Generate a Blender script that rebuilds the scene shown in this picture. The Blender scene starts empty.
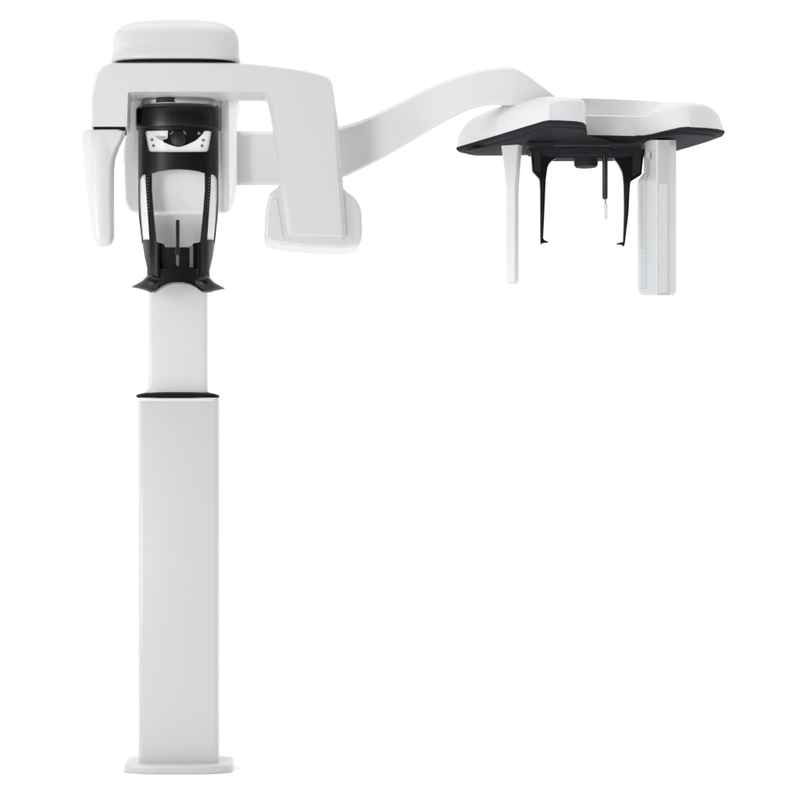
import bpy, bmesh, math
from mathutils import Vector

# ------------------------------------------------------------ measures
S = 0.0029            # metres per photo pixel at the plane Y = 0
D = 5.5               # camera distance to that plane
CX, CY = 280, 470     # the lens axis in photo pixels
H = 0.875             # lens height
SCN = bpy.context.scene
C = SCN.collection

def X(px, Y): return (px - CX) * S * (1 + Y / D)
def Z(py, Y): return H + (CY - py) * S * (1 + Y / D)
def P(px, py, Y): return Vector((X(px, Y), Y, Z(py, Y)))

# ------------------------------------------------------------ materials
def mat(name, col, rough=.4, metal=0, coat=0, spec=.5, emis=None, bump=0, scale=400, var=0):
    m = bpy.data.materials.new(name); m.use_nodes = True
    nt = m.node_tree; b = nt.nodes['Principled BSDF']
    b.inputs['Base Color'].default_value = (*col, 1)
    b.inputs['Roughness'].default_value = rough
    b.inputs['Metallic'].default_value = metal
    b.inputs['Coat Weight'].default_value = coat
    b.inputs['Coat Roughness'].default_value = .14
    b.inputs['Specular IOR Level'].default_value = spec
    tc = nt.nodes.new('ShaderNodeTexCoord')
    if var:
        n = nt.nodes.new('ShaderNodeTexNoise'); n.inputs['Scale'].default_value = 9; n.inputs['Detail'].default_value = 4
        nt.links.new(tc.outputs['Object'], n.inputs['Vector'])
        r = nt.nodes.new('ShaderNodeMapRange')
        r.inputs['To Min'].default_value = rough - var; r.inputs['To Max'].default_value = rough + var
        nt.links.new(n.outputs['Fac'], r.inputs['Value']); nt.links.new(r.outputs['Result'], b.inputs['Roughness'])
    if bump:
        n = nt.nodes.new('ShaderNodeTexNoise'); n.inputs['Scale'].default_value = scale; n.inputs['Detail'].default_value = 2
        nt.links.new(tc.outputs['Object'], n.inputs['Vector'])
        u = nt.nodes.new('ShaderNodeBump'); u.inputs['Strength'].default_value = bump; u.inputs['Distance'].default_value = .0005
        nt.links.new(n.outputs['Fac'], u.inputs['Height']); nt.links.new(u.outputs['Normal'], b.inputs['Normal'])
    return m

WHITE  = mat('white_enamel', (.575, .584, .593), .34, coat=.3, bump=.12, var=.05)
WHITE2 = mat('white_plastic', (.67, .678, .685), .40, coat=.15, bump=.08, var=.04)
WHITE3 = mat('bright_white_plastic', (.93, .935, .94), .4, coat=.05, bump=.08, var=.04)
WHITE4 = mat('satin_white_paint', (.635, .643, .65), .38, coat=.2, bump=.1, var=.05)
GREYW  = mat('grey_white_paint', (.60, .62, .64), .45, bump=.1, var=.04)
BLACK  = mat('black_plastic', (.004, .0043, .0047), .27, spec=.38, bump=.2, scale=900, var=.06)
BLACKM = mat('black_soft_plastic', (.004, .004, .0045), .55, spec=.12)
CHAR   = mat('charcoal_plastic', (.014, .016, .018), .38, spec=.25, bump=.15, scale=700, var=.06)
TRAY   = mat('tray_plastic', (.018, .020, .023), .6, spec=.07, bump=.15, scale=700)
STEEL  = mat('brushed_steel', (.26, .265, .27), .35, metal=.9, var=.1)
GREY   = mat('mid_grey_plastic', (.10, .102, .105), .4)
LGREY  = mat('light_grey_print', (.42, .44, .46), .6)
GOLD   = mat('amber_lens', (.20, .125, .03), .25, spec=.6)
ORANGE = mat('orange_print', (.24, .075, .005), .5)
BLUE   = mat('blue_grey_glint', (.16, .22, .30), .2)  # colour of the painted highlight on the black bowl
PANEL  = mat('glossy_white_panel', (.86, .865, .87), .25, coat=.3)
FLOOR  = mat('white_floor', (.95, .95, .95), .9, spec=.05)

# ------------------------------------------------------------ helpers
def obj(name, bm, m, parent=None, bevel=0, seg=3, ang=32, lim=35):
    bmesh.ops.remove_doubles(bm, verts=bm.verts, dist=1e-6)
    bmesh.ops.recalc_face_normals(bm, faces=bm.faces)
    me = bpy.data.meshes.new(name); bm.to_mesh(me); bm.free()
    for p in me.polygons: p.use_smooth = True
    me.set_sharp_from_angle(angle=math.radians(ang))
    me.materials.append(m)
    o = bpy.data.objects.new(name, me); C.objects.link(o)
    if parent: o.parent = parent
    if bevel:
        b = o.modifiers.new('bevel', 'BEVEL'); b.width = bevel; b.segments = seg
        b.limit_method = 'ANGLE'; b.angle_limit = math.radians(lim); b.harden_normals = True
        for p in me.polygons: p.use_smooth = True
        if 'sharp_edge' in me.attributes: me.attributes.remove(me.attributes['sharp_edge'])
    return o

def rnd(pts, r=None, n=5):
    """round polygon corners: pts (x,y[,r])"""
    out = []; N = len(pts)
    for i, p in enumerate(pts):
        rr = p[2] if len(p) > 2 else (r or 0)
        v = Vector(p[:2]); a = Vector(pts[i-1][:2]) - v; b = Vector(pts[(i+1) % N][:2]) - v
        if rr <= 0: out.append((v.x, v.y)); continue
        rr = min(rr, a.length * .48, b.length * .48)
        a = v + a.normalized() * rr; b = v + b.normalized() * rr
        for k in range(n + 1):
            t = k / n
            q = a * (1-t)**2 + v * 2*t*(1-t) + b * t*t
            out.append((q.x, q.y))
    return out

def prism(polys, Y, depth, cuts=None, bm=None, back=None):
    """front outline in photo pixels, laid at depth Y (number or f(x,y)) and pushed straight back by depth metres"""
    bm = bm or bmesh.new()
    if polys and isinstance(polys[0][0], (int, float)): polys = [polys]
    f = Y if callable(Y) else (lambda x, y: Y)
    for pts in polys:
        t = bmesh.new()
        t.faces.new([t.verts.new((x, 0, y)) for x, y in pts])
        if cuts:
            for c in cuts:
                bmesh.ops.bisect_plane(t, geom=t.verts[:] + t.edges[:] + t.faces[:], plane_co=(c, 0, 0), plane_no=(1, 0, 0))
        fr = t.faces[:]
        r = bmesh.ops.extrude_face_region(t, geom=fr, use_keep_orig=True)
        bk = [g for g in r['geom'] if isinstance(g, bmesh.types.BMVert)]
        bs = set(bk)
        for v in t.verts:
            y0 = f(v.co.x, v.co.z); q = P(v.co.x, v.co.z, y0)
            if v in bs: q.y = y0 + depth if back is None else back
            v.co = q
        me = bpy.data.meshes.new('t'); t.to_mesh(me); t.free(); bm.from_mesh(me); bpy.data.meshes.remove(me)
    return bm

def skin(bm, rings, capa=True, capb=True):
    vs = [[bm.verts.new(p) for p in r] for r in rings]
    n = len(vs[0])
    for a, b in zip(vs, vs[1:]):
        for i in range(n):
            j = (i + 1) % n
            bm.faces.new((a[i], a[j], b[j], b[i]))
    if capa: bm.faces.new(vs[0][::-1])
    if capb: bm.faces.new(vs[-1])
    return bm

def lathe(secs, Yc, ry, cx, n=2.0, seg=72, bm=None, capa=True, capb=True):
    """stack of superellipse plan sections: secs = (photo y measured at the front, half width px [, depth scale])"""
    bm = bm or bmesh.new(); rings = []
    rmax = max(s[1] for s in secs)
    for s in secs:
        py, rx = s[0], s[1]
        k = s[2] if len(s) > 2 else None
        yy = ry * k if k is not None else max(ry - (rmax - rx) * S, ry * rx / rmax * .2)
        r = []
        for i in range(seg):
            t = 2 * math.pi * i / seg; c, q = math.cos(t), math.sin(t)
            ux = math.copysign(abs(c) ** (2 / n), c); uy = math.copysign(abs(q) ** (2 / n), q)
            r.append((X(cx, Yc) + rx * S * (1 + Yc / D) * ux, Yc + yy * uy, Z(py, Yc - yy)))
        rings.append(r)
    return skin(bm, rings, capa, capb)

def box(x0, x1, y0, y1, Y, depth, bm=None):
    return prism([(x0, y0), (x1, y0), (x1, y1), (x0, y1)], Y, depth, bm=bm)

def dome(cx, cy, r, Y, depth, bm=None, seg=20, tip=.6):
    bm = bm or bmesh.new()
    R = []
    for k, (rr, d) in enumerate(((1, depth), (1, 0), (.92, -depth * .15), (tip, -depth * .3))):
        R.append([P(cx + r * rr * math.cos(2*math.pi*i/seg), cy + r * rr * math.sin(2*math.pi*i/seg), Y + d) for i in range(seg)])
    return skin(bm, R)

# ============================================================ setting
bm = bmesh.new()
bmesh.ops.create_grid(bm, x_segments=1, y_segments=1, size=150)
fl = obj('floor', bm, FLOOR); fl['kind'] = 'structure'

# ============================================================ the machine
root = bpy.data.objects.new('xray_machine', None); C.objects.link(root)
root.location = (0, 0, 0)
root['label'] = 'white dental x-ray machine on a tall column with black chin support and long side arm'
root['category'] = 'x-ray machine'

# ---- base and columns
bm = bmesh.new()
def plan_round(pts, r, n=6):
    out = []; N = len(pts)
    for i, p in enumerate(pts):
        v = Vector(p); a = Vector(pts[i-1]) - v; b = Vector(pts[(i+1) % N]) - v
        rr = min(r, a.length*.45, b.length*.45)
        a = v + a.normalized()*rr; b = v + b.normalized()*rr
        for k in range(n+1):
            t = k/n; q = a*(1-t)**2 + v*2*t*(1-t) + b*t*t; out.append((q.x, q.y))
    return out
bp = plan_round([(X(123.5, 0), .14), (X(123.5, 0), -.02), (X(150, 0), -.05), (X(206, 0), -.05), (X(232.5, 0), -.02), (X(232.5, 0), .14)], .022)
bc = Vector((X(178, 0), .045))
def inset(pts, d):
    return [tuple(Vector(p) + (bc - Vector(p)).normalized() * d) for p in pts]
skin(bm, [[(x, y, z) for x, y in inset(bp, d)] for z, d in ((0.0, .002), (.003, 0), (.016, 0), (.0205, .0012), (.0235, .0045), (.0245, .010))])
obj('base_plate', bm, WHITE, root, ang=60)

def column(name, x0, x1, ytop, ybot, Y, depth, r, m, taper=0):
    z0 = ybot if ybot < 5 else Z(ybot, Y)
    z1 = Z(ytop, Y)
    pl = plan_round([(X(x0, Y), Y + depth), (X(x0, Y), Y), (X(x1, Y), Y), (X(x1, Y), Y + depth)], r, 8)
    c = Vector(((X(x0, Y) + X(x1, Y)) / 2, Y + depth / 2))
    def ins(d): return [tuple(Vector(p) + Vector((math.copysign(d, c.x - p[0]), math.copysign(d, c.y - p[1])))) for p in pl]
    bm = bmesh.new()
    skin(bm, [[(x, y, z) for x, y in ins(d)] for z, d in ((z0, 0), (z1 - .004, 0), (z1 - .001, .0012), (z1, .004))])
    return obj(name, bm, m, root, ang=40)
oc = column('outer_column', 138, 218.3, 398.6, .0245, 0, .15, .014, WHITE)
ic = column('inner_column', 148, 206.8, 190, 392, .018, .11, .012, WHITE4)
# outer column lip, lighter as a painted rim highlight, wiper flange round the inner column
bm = lathe([(401.0, 40.6), (400.2, 41.3), (398.6, 41.3), (397.6, 40.3)], .075, .083, 178.1, n=7)
obj('highlight_lip', bm, WHITE2, oc)
bm = lathe([(398.0, 39.0), (396.6, 40.6), (395.2, 41.6), (394.2, 41.2), (393.2, 38), (392.2, 33), (391.4, 29)], .07, .085, 178, n=3.4)
obj('collar', bm, BLACKM, root, ang=50)
bm = lathe([(393.2, 30.2), (389.6, 30.2), (388.6, 29.4)], .072, .06, 177.3, n=7)
obj('column_flange', bm, WHITE2, ic)

# ---- carriage behind the chin support
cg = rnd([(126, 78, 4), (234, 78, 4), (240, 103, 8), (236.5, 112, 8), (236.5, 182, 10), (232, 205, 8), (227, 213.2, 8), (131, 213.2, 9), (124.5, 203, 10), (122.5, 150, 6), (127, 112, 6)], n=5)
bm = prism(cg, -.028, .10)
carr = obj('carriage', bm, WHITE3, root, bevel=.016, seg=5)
# vertical side cheek of the carriage that steps back (right side)
bm = prism(rnd([(221, 92, 1), (229, 92, 1), (228, 212, 3), (221.5, 212, 1)]), -.034, .03)
obj('cheek_strip', bm, WHITE2, carr, bevel=.003)

# ---- rotating arm with sensor head and tube head
ya = -.225
arm_out = rnd([(91.0, 127, 1.5), (91.0, 92, 14), (96, 71, 10), (107, 62.8, 7), (178, 62.2, 30), (245, 63, 20), (300, 69.6, 20), (331.5, 77.5, 9),
               (338.6, 127, 20), (342.6, 180, 20), (347, 239, 8), (287.6, 237, 8), (280.2, 185, 20), (274, 130, 20), (266.6, 94.2, 5),
               (128.5, 94.2, 3), (127.5, 127, 1.5)], n=5)
def arm_in(pts):
    out = []; n = len(pts)
    for i, (x, y) in enumerate(pts):
        a = Vector(pts[i-1]); b = Vector(pts[(i+1) % n]); t = (b - a).normalized()
        nx, ny = -t.y, t.x                      # inward normal for this winding
        if x < 130 and y > 96: d = .5 if ny < -.3 or nx < -.3 else 1.6
        elif nx > .5 and x < 110: d = 2.4         # outer left
        elif nx > .6: d = 4.6                   # inner side of the tall leg
        elif nx < -.6 and x < 140: d = 1.6
        elif nx < -.6: d = 1.6 + 3.0 * max(0, min(1, (y - 95) / 50))
        elif ny > .6: d = 1.2                   # top
        else: d = 2.6 if y < 120 else 3.6
        out.append((x, y, nx, ny, d))
    ds = [p[4] for p in out]
    for _ in range(2): ds = [(ds[i-1] + ds[i] * 2 + ds[(i+1) % n]) / 4 for i in range(n)]
    return [(x + nx * d, y + ny * d) for (x, y, nx, ny, _), d in zip(out, ds)]
ai = arm_in(arm_out)
mid = [P(x, y, -.203) for x, y in arm_out]
bm = skin(bmesh.new(), [[Vector((v.x, -.11, v.z)) for v in mid], mid, [P(x, y, ya) for x, y in ai]])
arm = obj('rotating_arm', bm, WHITE, root, bevel=.0045, seg=4, lim=22)
# rotor cap
capz = [(58.9, 61.5), (58.2, 63.2), (57.2, 64.1), (54.4, 64.5), (53.7, 64.1), (53.2, 63.5), (44, 63.3), (36, 63.0), (31, 62.0), (27.6, 60.2), (25, 57), (23, 52.5), (21.8, 47), (21, 40), (20.4, 30), (20, 20), (19.7, 8)]
bm = lathe([(a, b) for a, b in capz], -.125, .085, 176, n=3.2, seg=112)
cap = obj('rotor_cap', bm, WHITE, root, ang=60)
bm = lathe([(68, 60.5), (57.5, 60.5)], -.125, .078, 176, n=3.2)
obj('shadow_gap_neck', bm, BLACKM, cap)  # black neck stands in for the shadow gap under the cap

# sensor head (left)
def loft_px(secs, bm=None):
    return skin(bm or bmesh.new(), [[P(x, y, Y) for x, y in pts] for pts, Y in secs])
so = [(81.5, 133), (87, 129.2), (100, 128.9), (120, 128.9), (126.2, 130.5), (124.2, 138), (119.5, 147.5), (115.8, 158), (114.3, 170), (114.2, 200), (114.4, 238), (112, 244.5), (108, 246.6), (101, 247), (96, 245.2), (93, 240), (88.8, 210), (84.4, 170)]
si = [(90.0, 134), (92, 130.4), (101, 129.8), (117, 129.8), (122.5, 131.5), (119.5, 139), (114.5, 148), (111.0, 158), (109.0, 170), (108.6, 200), (109.6, 236), (108.6, 240), (106.5, 241.2), (101, 241.4), (97.5, 240), (96.2, 236), (93.6, 210), (90.6, 170)]
def mix(a, b, t): return [(p[0]*(1-t)+q[0]*t, p[1]*(1-t)+q[1]*t) for p, q in zip(a, b)]
bm = loft_px([(mix(so, si, .55), -.105), (mix(so, si, .12), -.12), (so, -.15), (mix(so, si, .03), -.175), (mix(so, si, .18), -.192), (mix(so, si, .45), -.206), (mix(so, si, .85), -.2165), (si, -.2185), (mix(si, [(102, 180)]*18, .05), -.219)])
sh = obj('sensor_head', bm, WHITE, arm, ang=50)
bm = prism(rnd([(94, 124, 1), (124.6, 124, 1), (124.6, 131, 1), (94, 131, 1)]), -.204, .07)
obj('seam_gasket', bm, BLACKM, arm)
bm = prism(rnd([(125.2, 98, 1.2), (128.6, 99, 1.6), (128.8, 118, 1.6), (126.2, 122.5, 1.2), (124.8, 112, 2)]), -.13, .07)
obj('dark_gap_strip', bm, BLACKM, arm)  # black strip stands in for the dark gap beside the carriage

# tube head (right)
to = rnd([(277, 188, 6), (270, 192, 7), (265.8, 208, 8), (264, 239, 5), (271, 242.5, 8), (300, 246.8, 12), (345, 248.6, 10), (359.5, 245, 7), (362.5, 236, 5),
          (361.5, 208, 8), (355, 196.5, 8), (343, 189, 8), (337, 170, 4), (290, 170, 4)], n=4)
bm = prism(to, -.197, .165)
tube = obj('tube_head', bm, WHITE, arm, bevel=.026, seg=7, lim=60)
bm = prism(rnd([(270.5, 200, 3), (277, 197.5, 3), (282.5, 234, 3), (285, 240, 2), (270.5, 236, 3)]), -.1988, .02)
obj('collimator_panel', bm, WHITE, tube, bevel=.0016, seg=3)

# ---- chin support (black frame)
cxs = 178.3
def yc(x, y=0):
    u = min(1, abs((x - cxs) / 42.5)); return -.062 - .062 * (1 - u ** 2.6) ** (1 / 2.0)
def yfr(x, y):
    k = max(0, min(1, (y - 172) / 70)); hw = 40 - 5.5 * k     # frame narrows downward
    u = min(1, abs((x - cxs) / (hw + 1.2)))
    return -.066 - (.052 + .015 * k) * math.sqrt(max(0, 1 - u ** 2.6)) - .01 * k
cuts = [cxs + i * 2.0 for i in range(-24, 25)]
bm = lathe([(103, 36.5), (100.2, 37.5), (98.6, 37.3), (98.2, 36.0), (94, 35.8)], -.112, .062, cxs, n=2.6)
disc = obj('mounting_disc', bm, STEEL, root, ang=50)
bm = lathe([(101.8, 17), (98.4, 17), (97, 16)], -.112, .066, 168, n=2.4)
obj('disc_hub', bm, CHAR, disc)
bm = lathe([(126.6, 41.3), (125.6, 42.3), (122, 42.6), (108, 42.7), (105.5, 42.3), (103.8, 41.3), (102.6, 39.2), (102.2, 37)], -.062, .062, cxs, n=2.4, seg=96)
# frame: upper band split around the window, in two halves that meet at the middle
def mir(pts): return [(2 * cxs - x, y) for x, y in pts][::-1]
bandL = [(138.2, 124), (cxs, 124), (cxs, 130.2), (146.6, 130.8), (145.2, 132.2), (148.4, 150.2), (150.2, 151.8), (cxs, 152.0), (cxs, 169.2), (168, 169.7), (158, 171.3), (151.8, 173.2),
         (151.2, 176), (146.4, 177), (145.6, 174.6), (144.2, 174.2), (141.6, 176), (139.8, 179.5), (138.2, 179)]
innerL = [(145.6, 174), (151.9, 173), (151.9, 190), (153.4, 210), (156.6, 243), (149.6, 243), (147.7, 214), (146.0, 190)]
outerL = [(138.2, 176), (140.0, 176), (139.9, 200), (141.2, 218), (143.6, 243), (141.8, 243), (139.0, 218), (138.2, 200)]
bodyL = [(141.9, 241), (143.9, 239.6), (149.4, 239.6), (156.4, 241.2), (163.4, 243.8), (165.2, 247.2), (cxs, 247.2), (cxs, 282.2), (172, 282.6), (166, 284.2), (160.6, 287), (156.4, 290.4), (153.6, 291.6), (150, 290), (147.6, 286), (147.2, 277), (147.6, 270), (144.9, 258)]
bm2 = bm
for pts, t in ((bandL, .009), (innerL, .009), (outerL, .009)):
    prism([pts, mir(pts)], yfr, t, cuts, bm=bm2)
sup = obj('chin_support', bm2, BLACK, root, ang=35)
# lower body: thicker, with recess
recA = [(141.9, 241), (143.9, 239.6), (149.4, 239.6), (156.4, 241.2), (159, 243.5), (159, 268.8)]
recB = [(172, 282.6), (166, 284.2), (160.6, 287), (156.4, 290.4), (153.6, 291.6), (150, 290), (147.6, 286), (147.2, 277), (147.6, 270), (144.9, 258)]
def ylow(x, y):
    k = max(0, min(1, (y - 240) / 30)); u = min(1, abs((x - cxs) / 37.5))
    return yfr(x, min(y, 242)) - .006 * k * (1 - u) - .022 * max(0, (y - 262) / 30) ** 1.3
bm = prism(recA + mir(recA) + mir(recB) + [(cxs, 282.2)] + recB, ylow, .045, cuts)
low = obj('support_base', bm, BLACK, sup, bevel=.0012, seg=2, lim=50)
bm = prism([(157.5, 242.3), (163.4, 243.8), (165.4, 247.2), (191.4, 247.2), (193.2, 243.4), (199.0, 242.3), (199, 272), (157.5, 272)], lambda x, y: yfr(x, 242) + .016, .02, cuts)
obj('recess_wall', bm, BLACKM, sup)
obj('clamp_rail', box(189.6, 193.4, 246, 267.6, -.126, .012), GREY, sup, bevel=.0012)
obj('clamp_rail', box(164.8, 166.6, 247.5, 266, -.122, .01), CHAR, sup, bevel=.0012)
bm = prism(rnd([(175.8, 254.5, 1), (179.2, 254.5, 1), (179.0, 266, 1), (176.2, 266, 1)]), -.128, .014)
obj('release_pin', bm, GREY, sup, bevel=.001)
# swept wings either side of the foot
for sgn in (-1, 1):
    def sx(x): return cxs + sgn * (cxs - x)
    dy = 0 if sgn < 0 else 1.6
    secs = []
    for x, yt, yb, yf, yb2 in ((132.0, 286.4, 287.4, -.085, -.078), (137, 283.6, 288.4, -.115, -.078), (142.4, 280.4, 289.8, -.145, -.075), (146.4, 276.2, 291.2, -.155, -.07),
                               (150.5, 273.6, 293.0, -.163, -.07), (155.5, 274.0, 291.8, -.163, -.08), (160.5, 277.5, 287.2, -.156, -.1), (165.5, 280.5, 284.4, -.15, -.12)):
        ym = (yt + yb) / 2; h = (yb - yt) / 2; dx = dy * (1 if x < 147 else 0)
        r = []
        for i in range(14):
            t = 2 * math.pi * i / 14; c, q = math.cos(t), math.sin(t)
            yy = (yf + yb2) / 2 - (yf - yb2) / 2 * math.copysign(abs(c) ** .8, -c)
            r.append(P(sx(x), ym + dx + h * math.copysign(abs(q) ** .8, q), yy))
        secs.append(r)
    bm = skin(bmesh.new(), secs)
    obj('support_wing', bm, BLACK, sup, ang=70)
# bite rod
bm = prism(rnd([(175.7, 219.6, 2), (179.5, 219.6, 2), (179.4, 246.5, .5), (181.2, 249.5, 1), (180.4, 254.6, 1.5), (175.2, 254.6, 1.5), (174.4, 249.5, 1), (175.9, 246.5, .5)]), -.136, .011)
obj('bite_rod', bm, BLACK, sup, bevel=.002, seg=3)
# pegs (tooth scale) on the inner uprights
for sgn in (0, 1):
    bm = bmesh.new()
    for k in range(11):
        y = 177.5 + k * 3.3
        xa = 146.6 + max(0, (y - 190)) * .07
        x = 2 * cxs - xa - 1.8 if sgn else xa
        box(x, x + 1.8, y, y + 1.0, lambda a, b: yfr(a, b) - .0006, .004, bm=bm)
    obj('scale_marks', bm, GREY, sup)
# clear side guides seen as white strips beside the uprights
for sgn in (0, 1):
    g = [(140.8, 178), (144.2, 175.4), (146.2, 190), (147.9, 214), (149.6, 240), (144, 240), (141.6, 218), (140.2, 200)]
    bm = prism(mir(g) if sgn else g, lambda x, y: yfr(x, y) + .004, .003, cuts)
    obj('side_guide', bm, PANEL, sup)

# control window
win = [(144.6, 129.6), (212.0, 129.6), (208.6, 153), (148.0, 153)]
bm = prism(win, lambda x, y: yfr(x, y) + .007, .006, cuts)
pan = obj('light_window', bm, PANEL, sup)
bowl = rnd([(168, 129.5), (205.0, 129.5), (202.4, 134, 2), (196, 140.4, 4), (186, 145, 4), (178, 147.4, 4), (170.5, 145, 3), (163.5, 142.2, 3), (162.5, 140.2, 1), (167.6, 138.6, 2)], n=4)
bm = prism(bowl, lambda x, y: yfr(x, y) + .0048, .004, cuts)
obj('camera_housing', bm, BLACKM, sup)
bm = prism(rnd([(154.5, 135.6, 1), (166.5, 136.2, 1), (164, 141.6, 1), (158.5, 139.2, 1)]), lambda x, y: yfr(x, y) + .0062, .003, cuts)
obj('grey_smear', bm, LGREY, sup)  # plain grey smear left of the black bowl
bm = dome(178.3, 138.8, 8.0, -.121, .012, seg=28, tip=.8)
knob = obj('centre_knob', bm, CHAR, sup, ang=50)
for a0, a1, rr in ((206, 240, 9.0), (300, 334, 9.0)):
    pts = [(178.3 + 9.8 * math.cos(math.radians(a)), 138.8 + 9.8 * math.sin(math.radians(a))) for a in range(a0, a1 + 1, 7)]
    pts += [(178.3 + 8.0 * math.cos(math.radians(a)), 138.8 + 8.0 * math.sin(math.radians(a))) for a in range(a1, a0 - 1, -7)]
    obj('orange_arc', prism(pts, -.1185, .006), ORANGE, sup)
for x, y in ((152, 139.8), (153.4, 145.8), (203.2, 140.2), (202.0, 145.9)):
    bm = dome(x, y, 1.5, yfr(x, y) + .0055, .003, seg=14)
    obj('led', bm, GOLD, sup)
bm = dome(199, 133.2, 1.5, yfr(199, 133) + .004, .002, seg=14)
obj('housing_glint', bm, BLUE, sup)  # bluish highlight painted as a small raised dot

# ---- long side arm
bm = bmesh.new()
top = [(226, 131), (260, 131), (300, 131), (322, 130), (340, 126.5), (360, 120.6), (380, 112.2), (402.5, 101), (425, 89.4), (447.5, 79.6), (470, 72.4), (492.6, 68), (507, 67.0), (516, 68.6), (526, 74.2), (537.6, 82.6), (548, 90.4), (556.5, 97.5)]
bot = [(226, 185.4), (262, 185.4), (300, 185.4), (324, 183), (341, 178.4), (360.5, 169.6), (381, 159.4), (403, 146.8), (426, 133.0), (448.5, 120.0), (471, 109.2), (492.6, 104.9), (506, 106), (516, 106), (528, 108), (538, 108), (548, 108), (556, 108)]
ys = [.075, .075, .070, .063, .052, .040, .025, .008, -.010, -.028, -.044, -.055, -.062, -.066, -.068, -.068, -.066, -.06]
def catmull(L, n=4):
    out = []
    for i in range(len(L) - 1):
        p0, p1, p2, p3 = L[max(i-1, 0)], L[i], L[i+1], L[min(i+2, len(L)-1)]
        for k in range(n):
            t = k / n
            out.append(tuple(.5 * (2*b + (c-a)*t + (2*a-5*b+4*c-d)*t*t + (3*b-a-3*c+d)*t**3) for a, b, c, d in zip(p0, p1, p2, p3)))
    return out + [L[-1]]
rings = []
for (a, b), (c, d), (y,) in zip(catmull(top), catmull(bot), catmull([(q,) for q in ys])):
    th = .065
    rings.append([P(a, b, y + .010), P((a*.93+c*.07), (b*.93+d*.07), y), P((a*.05+c*.95), (b*.05+d*.95), y), P(c, d, y + .008), P(c, d, y + th), P(a, b, y + th)])
skin(bm, rings)
sarm = obj('side_arm', bm, WHITE2, root, bevel=.005, seg=3, lim=20)
bm = prism(rnd([(236.8, 131.6), (240.5, 131.6), (240.5, 184.8), (236.8, 184.8)]), .073, .02)
obj('arm_joint_band', bm, WHITE2, sarm)

# ---- head positioner shell
A = [(457, 147.2, .10), (463, 145.4, .07), (480, 140.4, .01), (500, 134.4, -.07), (522, 127.6, -.14), (544, 121.0, -.205), (549, 120.2, -.215), (560, 120.4, -.217), (576, 121.3, -.215), (583, 122.6, -.205), (586.5, 125.5, -.17), (584.5, 130, -.08),
     (578, 134.8, -.03), (610, 135.4, -.025), (636, 136, -.025), (645, 136, -.030), (653, 134.6, -.045), (668, 131.0, -.09), (682, 127.8, -.135), (690, 127.2, -.145), (706, 127.9, -.13), (718, 129.1, -.105), (724, 130.6, -.07), (722.5, 133, -.02),
     (706, 139, .06), (682, 146, .12), (640, 148.6, .15), (590, 149.8, .17), (530, 150.2, .18), (490, 150.4, .18), (467, 150.2, .16), (459, 148.8, .13)]
B = [(458.6, 134.5, .10), (464, 126.0, .07), (483, 119.0, .015), (503, 114.0, -.062), (524, 110.6, -.13), (545, 108.2, -.192), (549.5, 102.6, -.203), (560, 100.4, -.204), (575, 100.6, -.202), (582, 101.8, -.192), (585.4, 104.5, -.16), (583.0, 108, -.08),
     (577, 114.6, -.022), (610, 114.6, -.017), (636, 115.2, -.017), (645, 115.2, -.022), (652, 114.0, -.036), (666, 109.6, -.08), (680, 105.4, -.122), (690, 104.6, -.13), (704, 106.0, -.116), (713, 109.0, -.092), (718.5, 114, -.06), (717, 118, -.015),
     (702, 120, .055), (680, 122, .11), (640, 124, .14), (590, 125, .16), (530, 126, .17), (494, 127, .165), (472, 130, .145), (463, 132, .12)]
Cc = [(468, 122.0, .095), (473, 118.2, .07), (492, 109.6, .04), (509, 103.2, -.03), (528, 101.6, -.09), (548, 101.0, -.165), (551, 99.4, -.188), (560, 98.0, -.190), (573, 98.4, -.188), (579.5, 99.4, -.178), (583, 100.6, -.14), (580.5, 102.0, -.04),
      (575, 116.6, .04), (608, 117.2, .06), (634, 117.6, .055), (645, 116.0, .035), (655, 108.0, .0), (668, 103.2, -.04), (681, 102.8, -.085), (690, 102.6, -.095), (700, 103.6, -.085), (706, 105.0, -.065), (709, 107.0, -.04), (707, 108, -.005),
      (694, 106.4, .05), (674, 104.6, .09), (634, 104.0, .11), (590, 103.0, .13), (530, 102.6, .135), (502, 105.5, .13), (484, 112, .115), (474, 117, .105)]
Dd = [(x * .8 + .2 * 560, y, Y * .85 + .15 * .02) for x, y, Y in Cc]
E = [(484, 117, .08), (488, 113, .07), (505, 105.0, .05), (520, 99.6, .0), (534, 97.4, -.05), (550, 96.4, -.12), (553, 96.8, -.14), (560, 96.8, -.14), (570, 97.4, -.14), (576, 97.9, -.13), (580, 98.1, -.09), (578, 98.2, .03),
     (573, 98.0, .06), (608, 99.0, .075), (634, 100.2, .07), (648, 101.0, .055), (660, 101.8, .04), (672, 102.2, .0), (682, 102.0, -.04), (688, 102.0, -.05), (694, 102.6, -.045), (698, 103.2, -.03), (699, 104, -.01), (698, 103.6, .01),
     (684, 104.2, .05), (666, 103.8, .085), (634, 103.0, .10), (590, 101.0, .11), (530, 100.6, .10), (510, 104, .10), (498, 109, .095), (488, 114, .09)]
def tri(pts): return [P(*p) for p in pts]
def lerp3(a, b, t): return [tuple(p[i]*(1-t)+q[i]*t for i in range(3)) for p, q in zip(a, b)]
bm = bmesh.new()
rr = [A, lerp3(A, B, .92), lerp3(B, Cc, .14), lerp3(B, Cc, .9), lerp3(Cc, E, .1), lerp3(Cc, E, .9), E]
rv = [tri(r) for r in rr]
zt = [v.copy() for v in rv[-1]]
for i, v in enumerate(zt):                  # roof runs back to a straight rear edge
    if i < 24: v.y = .098; v.z += .002
    else: v.y = .102; v.z += .0005
skin(bm, rv + [zt], True, True)
bmesh.ops.triangulate(bm, faces=[f for f in bm.faces if len(f.verts) > 4])
head = obj('head_positioner', bm, WHITE2, root, ang=38)

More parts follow.
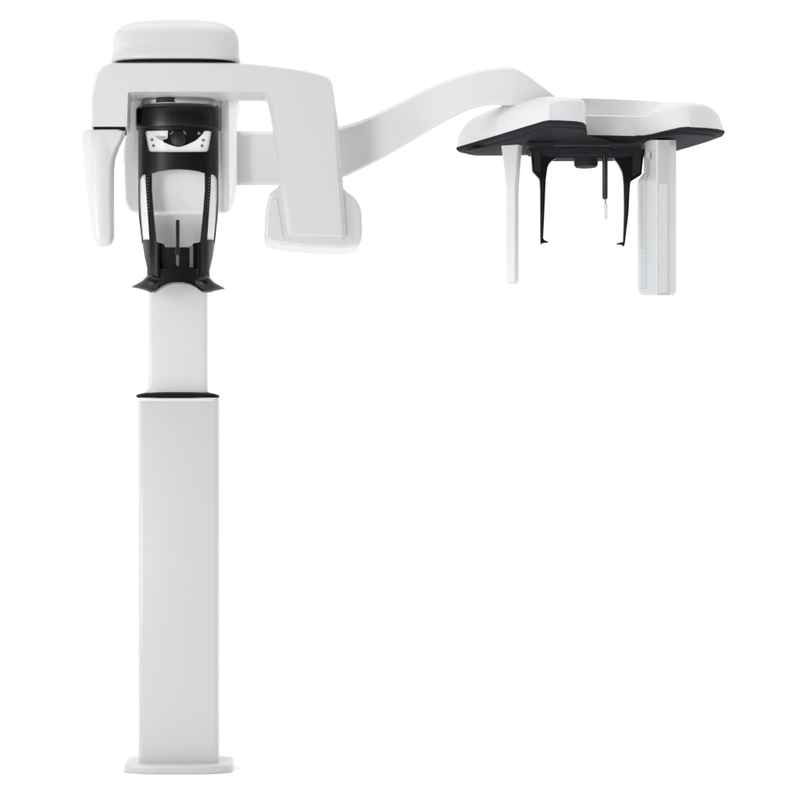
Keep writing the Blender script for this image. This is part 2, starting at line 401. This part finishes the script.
# black tray below
def shrink(pts, k, dz, cx=590, cyy=.0):
    return [(cx + (x - cx) * k, y, cyy + (Y - cyy) * k) for x, y, Y in pts]
def drop(vs, dz): return [Vector((v.x, v.y, v.z - dz)) for v in vs]
A0 = tri(A)
zc = sum(v.z for v in A0) / len(A0)
cen = Vector((X(590, 0), -.01, zc))
def toward(vs, d, flat=0):
    out = []
    for v in vs:
        w = Vector((cen.x - v.x, cen.y - v.y, 0)); w.normalize()
        out.append(Vector((v.x + w.x * d, v.y + w.y * d, v.z)))
    return out
bm = bmesh.new()
skin(bm, [drop(toward(A0, .004), -.002), drop(toward(A0, -.0015), .0005), drop(toward(A0, -.0025), .005), drop(toward(A0, .001), .010), drop(toward(A0, .012), .0135), drop(toward(A0, .02), .0125), drop(toward(A0, .026), .018), drop(toward(A0, .045), .020)], True, True)
bmesh.ops.triangulate(bm, faces=[f for f in bm.faces if len(f.verts) > 4])
tray = obj('under_tray', bm, TRAY, head, ang=30)
# hub plate, central knob, carrier beam
bm = lathe([(148, 36), (154.6, 36), (156.2, 34.5), (156.4, 30)], .0, .05, 588, n=2.6)
obj('hub_plate', bm, TRAY, head, ang=40)
bm = lathe([(157, 11.8), (163.0, 11.8), (165.4, 10.4), (166, 8)], .0, .034, 586, n=2)
obj('hub_knob', bm, TRAY, head, ang=40)
bm = prism(rnd([(527, 147.6, 2), (560, 146.6, 1), (614, 147, 1), (644, 148.6, 2), (643, 154.6, 2), (616, 157.8, 3), (556, 158.0, 3), (531, 153, 2)]), -.035, .06)
obj('carrier_beam', bm, TRAY, head, bevel=.002)
bm = prism(rnd([(528, 142.4, 1), (554, 142.4, 1), (556, 145.6, 1), (528, 146.4, 1)]), -.06, .02)
obj('slide_rail', bm, CHAR, head, bevel=.001)
obj('slide_rail', prism(rnd([(612, 144.8, 1), (640, 144.0, 1), (642, 147.2, 1), (612, 148.0, 1)]), -.06, .02), CHAR, head, bevel=.001)
# detail seams on the tray wings
bm = prism([(466, 149.6), (486, 145.6), (505, 140.2), (506, 141.2), (487, 147.0), (468, 150.8)], .02, .03)
obj('tray_rib', bm, TRAY, head)

# ear rods
l = [(530.6, 149), (556, 149), (557.4, 158), (552.4, 160, 2), (547.8, 165.6, 3), (545.8, 180, 4), (544.6, 210, 8), (543.2, 238.8, 1), (545.8, 240.8, .6), (548.4, 241.6, .3), (548.2, 242.6, .3), (543.4, 242.8, .5), (541.2, 244.4, .4), (540.6, 242, .4), (540.4, 190, 3), (539.8, 179, 2), (532.6, 171.4, 1.5), (531.6, 158, 1.5)]
r = [(645, 149), (612.6, 150), (612.8, 157.6), (617.6, 162.4, 3), (622.6, 172, 3), (624.0, 184, 4), (624.4, 210, 6), (623.4, 241.8, .6), (617, 243.2, .3), (617.2, 244.2, .3), (621.8, 244.6, .5), (624, 246.4, .4), (625.0, 243.4, .5), (626.2, 233, 4), (628.6, 214, 8), (629.7, 190, 6), (630.4, 181.6, 2), (641.6, 174.6, 1.5), (643, 160, 2)]
for pts, y in ((l, -.032), (r, -.03)):
    bm = prism(rnd(pts, n=3), y, .013)
    e = obj('ear_rod', bm, BLACK, root, bevel=.0022, seg=3, lim=40)
    if pts is l:
        bm = prism(rnd([(533.6, 150), (540.6, 150), (540.6, 172.6, 1), (534.8, 170, 1)]), y - .008, .012)
        prism(rnd([(541.6, 180, .3), (543.0, 181, .3), (542.4, 238, .2), (541.8, 238, .2)]), y - .0015, .004, bm=bm)
    else:
        bm = prism(rnd([(632.6, 151), (641, 151), (640.4, 172, 1), (632.6, 176.6, 1)]), y - .008, .012)
        prism(rnd([(625.2, 183, .4), (628.4, 183, .4), (626.6, 224, .4), (624.9, 240, .2)]), y - .0015, .004, bm=bm)
    obj('rod_clamp', bm, CHAR, e, bevel=.0012)

def rod(x, y0, y1, r0, r1, Y, m, name, par, seg=16):
    rings = []
    L = y1 - y0
    for t, k in ((0, 1), (.0, 1), (.96, 1), (.985, .8), (1, .45)):
        rr = (r0 + (r1 - r0) * t) * k
        rings.append([P(x + rr*math.cos(2*math.pi*i/seg), y0 + L*t, Y) + Vector((0, rr*S*math.sin(2*math.pi*i/seg), 0)) for i in range(seg)])
    return obj(name, skin(bmesh.new(), [rings[0]] + rings[2:]), m, par, ang=50)
nr = rod(605, 155, 199.4, 2.7, 2.7, -.045, BLACK, 'nose_rod', root)
rod(605.4, 198, 219.2, 1.0, 1.0, -.045, LGREY, 'nose_tip', nr)
rod(605.5, 204, 219.6, 1.9, 1.8, -.045, WHITE2, 'nose_tip', nr)

# slim white blade (left) : five-sided section, narrower downward
def blade(ys, f):
    return skin(bmesh.new(), [[P(x, y, Y) for x, Y in f(y)] for y in ys])
def fb(y):
    k = max(0, min(1, (y - 140) / 50)) ** .7
    xl = 499.6 + 6.6 * k; xr = 523.4 - 4.8 * k
    e = max(0, (y - 280) / 4.2); xl += e*e*1.8; xr -= e*e*1.8
    m = xr - 4.4 + 1.0 * k
    return [(xl, .005), (xl + .8, -.012), (m - .5, -.020), (m + .5, -.019), (xr, -.004), (xr, .03), (xl, .03)]
bm = blade([140, 148, 153, 160, 170, 180, 190, 215, 240, 265, 279, 281.5, 283.2, 284.2], fb)
obj('white_blade', bm, WHITE2, root, ang=28, bevel=.0012, lim=18)

# wide sensor plate (right)
def fp(y):
    xl = 643.6 if y < 173 else 637.6 + 6 * max(0, (181 - y) / 8)
    e = max(0, (y - 290) / 5); xl += e*e*2.4; xr = 676.2 - e*e*2.2
    xl = max(xl, 637.6)
    return [(xl, -.01), (xl + 1.2, -.03), (xl + 3, -.042), (656.4, -.088), (657.6, -.090), (668.6, -.084), (670, -.081), (xr - 1, -.045), (xr, -.035), (xr, .02), (xl, .02)]
bm = blade([140, 160, 172.9, 173.5, 181, 182, 210, 240, 270, 288, 291, 293, 294.4, 295.2], fp)
plate = obj('sensor_plate', bm, WHITE, root, ang=25)
def yplate(x, y): 
    if x < 656.4: return -.042 + (x - 640.6) / (656.4 - 640.6) * (-.088 + .042)
    return -.090 + (x - 657.6) / 11 * .006
bm = bmesh.new()
k = 0
y = 158.0
while y < 288:
    box(644.2, 646.8, y, y + .8, lambda a, b: yplate(a, b) - .0007, .002, bm=bm)
    if y > 183: box(640.8 + .3, 643.0, y + .4, y + 1.1, lambda a, b: yplate(a, b) - .0007, .002, bm=bm)
    y += 2.45
obj('scale_marks', bm, LGREY, plate)
bm = prism(rnd([(658.8, 183.4, 2.5), (667.6, 183.4, 2.5), (667.4, 292.4, 2.0), (658.8, 293.0, 2.0)]), lambda x, y: yplate(x, y) - .0015, .004)
obj('raised_strip', bm, WHITE2, plate, bevel=.0008, seg=2)
bm = box(647, 650, 152, 158.5, lambda a, b: yplate(a, b) - .001, .003)
obj('top_smudge', bm, LGREY, plate)  # grey smudge near the top of the plate

# ============================================================ light
w = bpy.data.worlds.new('World'); SCN.world = w; w.use_nodes = True
nt = w.node_tree; bg = nt.nodes['Background']
tc = nt.nodes.new('ShaderNodeTexCoord'); sp = nt.nodes.new('ShaderNodeSeparateXYZ')
nt.links.new(tc.outputs['Generated'], sp.inputs[0])
def mr(src, a, b, c, d):
    n = nt.nodes.new('ShaderNodeMapRange'); n.interpolation_type = 'SMOOTHSTEP'
    n.inputs['From Min'].default_value = a; n.inputs['From Max'].default_value = b
    n.inputs['To Min'].default_value = c; n.inputs['To Max'].default_value = d
    nt.links.new(src, n.inputs['Value']); return n.outputs['Result']
def op(o, a, b):
    n = nt.nodes.new('ShaderNodeMath'); n.operation = o
    nt.links.new(a, n.inputs[0])
    if isinstance(b, float): n.inputs[1].default_value = b
    else: nt.links.new(b, n.inputs[1])
    return n.outputs[0]
v = mr(sp.outputs['Y'], -.92, -.1, .0, .60)          # white cove behind, dimmer room in front
v = op('ADD', v, mr(sp.outputs['Z'], .62, .95, 0, 1.6))   # overhead glow added to keep the floor white
ax = nt.nodes.new('ShaderNodeMath'); ax.operation = 'ABSOLUTE'; nt.links.new(sp.outputs['X'], ax.inputs[0])
v = op('ADD', v, mr(ax.outputs[0], .66, .9, 0, .72))  # glow from both sides, added to lighten the bevelled edges
v = op('MULTIPLY', v, mr(sp.outputs['X'], -.9, .9, 1.03, .95))
v = op('MAXIMUM', v, mr(sp.outputs['Y'], -.05, .35, 0, 1.1))
bg.inputs['Color'].default_value = (.985, .993, 1, 1)
nt.links.new(v, bg.inputs['Strength'])

def area(name, loc, aim, size, sy, power, col=(1, 1, 1)):
    L = bpy.data.lights.new(name, 'AREA'); L.shape = 'RECTANGLE'; L.size = size; L.size_y = sy; L.energy = power; L.color = col
    o = bpy.data.objects.new(name, L); C.objects.link(o); o.location = loc
    o.rotation_euler = (Vector(aim) - Vector(loc)).to_track_quat('-Z', 'Y').to_euler(); return o
area('softbox', (-3.2, -2.6, 2.0), (0, 0, 1.5), 1.0, 2.4, 30)
area('added_front_fill', (-2.0, -4.5, 1.4), (-.3, 0, 1.6), 1.2, 1.3, 52)  # unseen fill light added to brighten the carriage behind the frame
area('strip_softbox', (-1.6, -3.6, 2.2), (-.3, 0, 1.9), .35, 1.6, 8)

# ============================================================ camera
cam = bpy.data.cameras.new('camera'); co = bpy.data.objects.new('camera', cam); C.objects.link(co)
co.location = (0, -D, H); co.rotation_euler = (math.radians(90), 0, 0)
cam.sensor_width = 36; cam.lens = 36 * D / (800 * S)
cam.shift_x = (400 - CX) / 800; cam.shift_y = (CY - 400) / 800
cam.clip_end = 1000
SCN.camera = co
SCN.view_settings.view_transform = 'Standard'; SCN.view_settings.look = 'None'
SCN.view_settings.exposure = 0; SCN.view_settings.gamma = 1
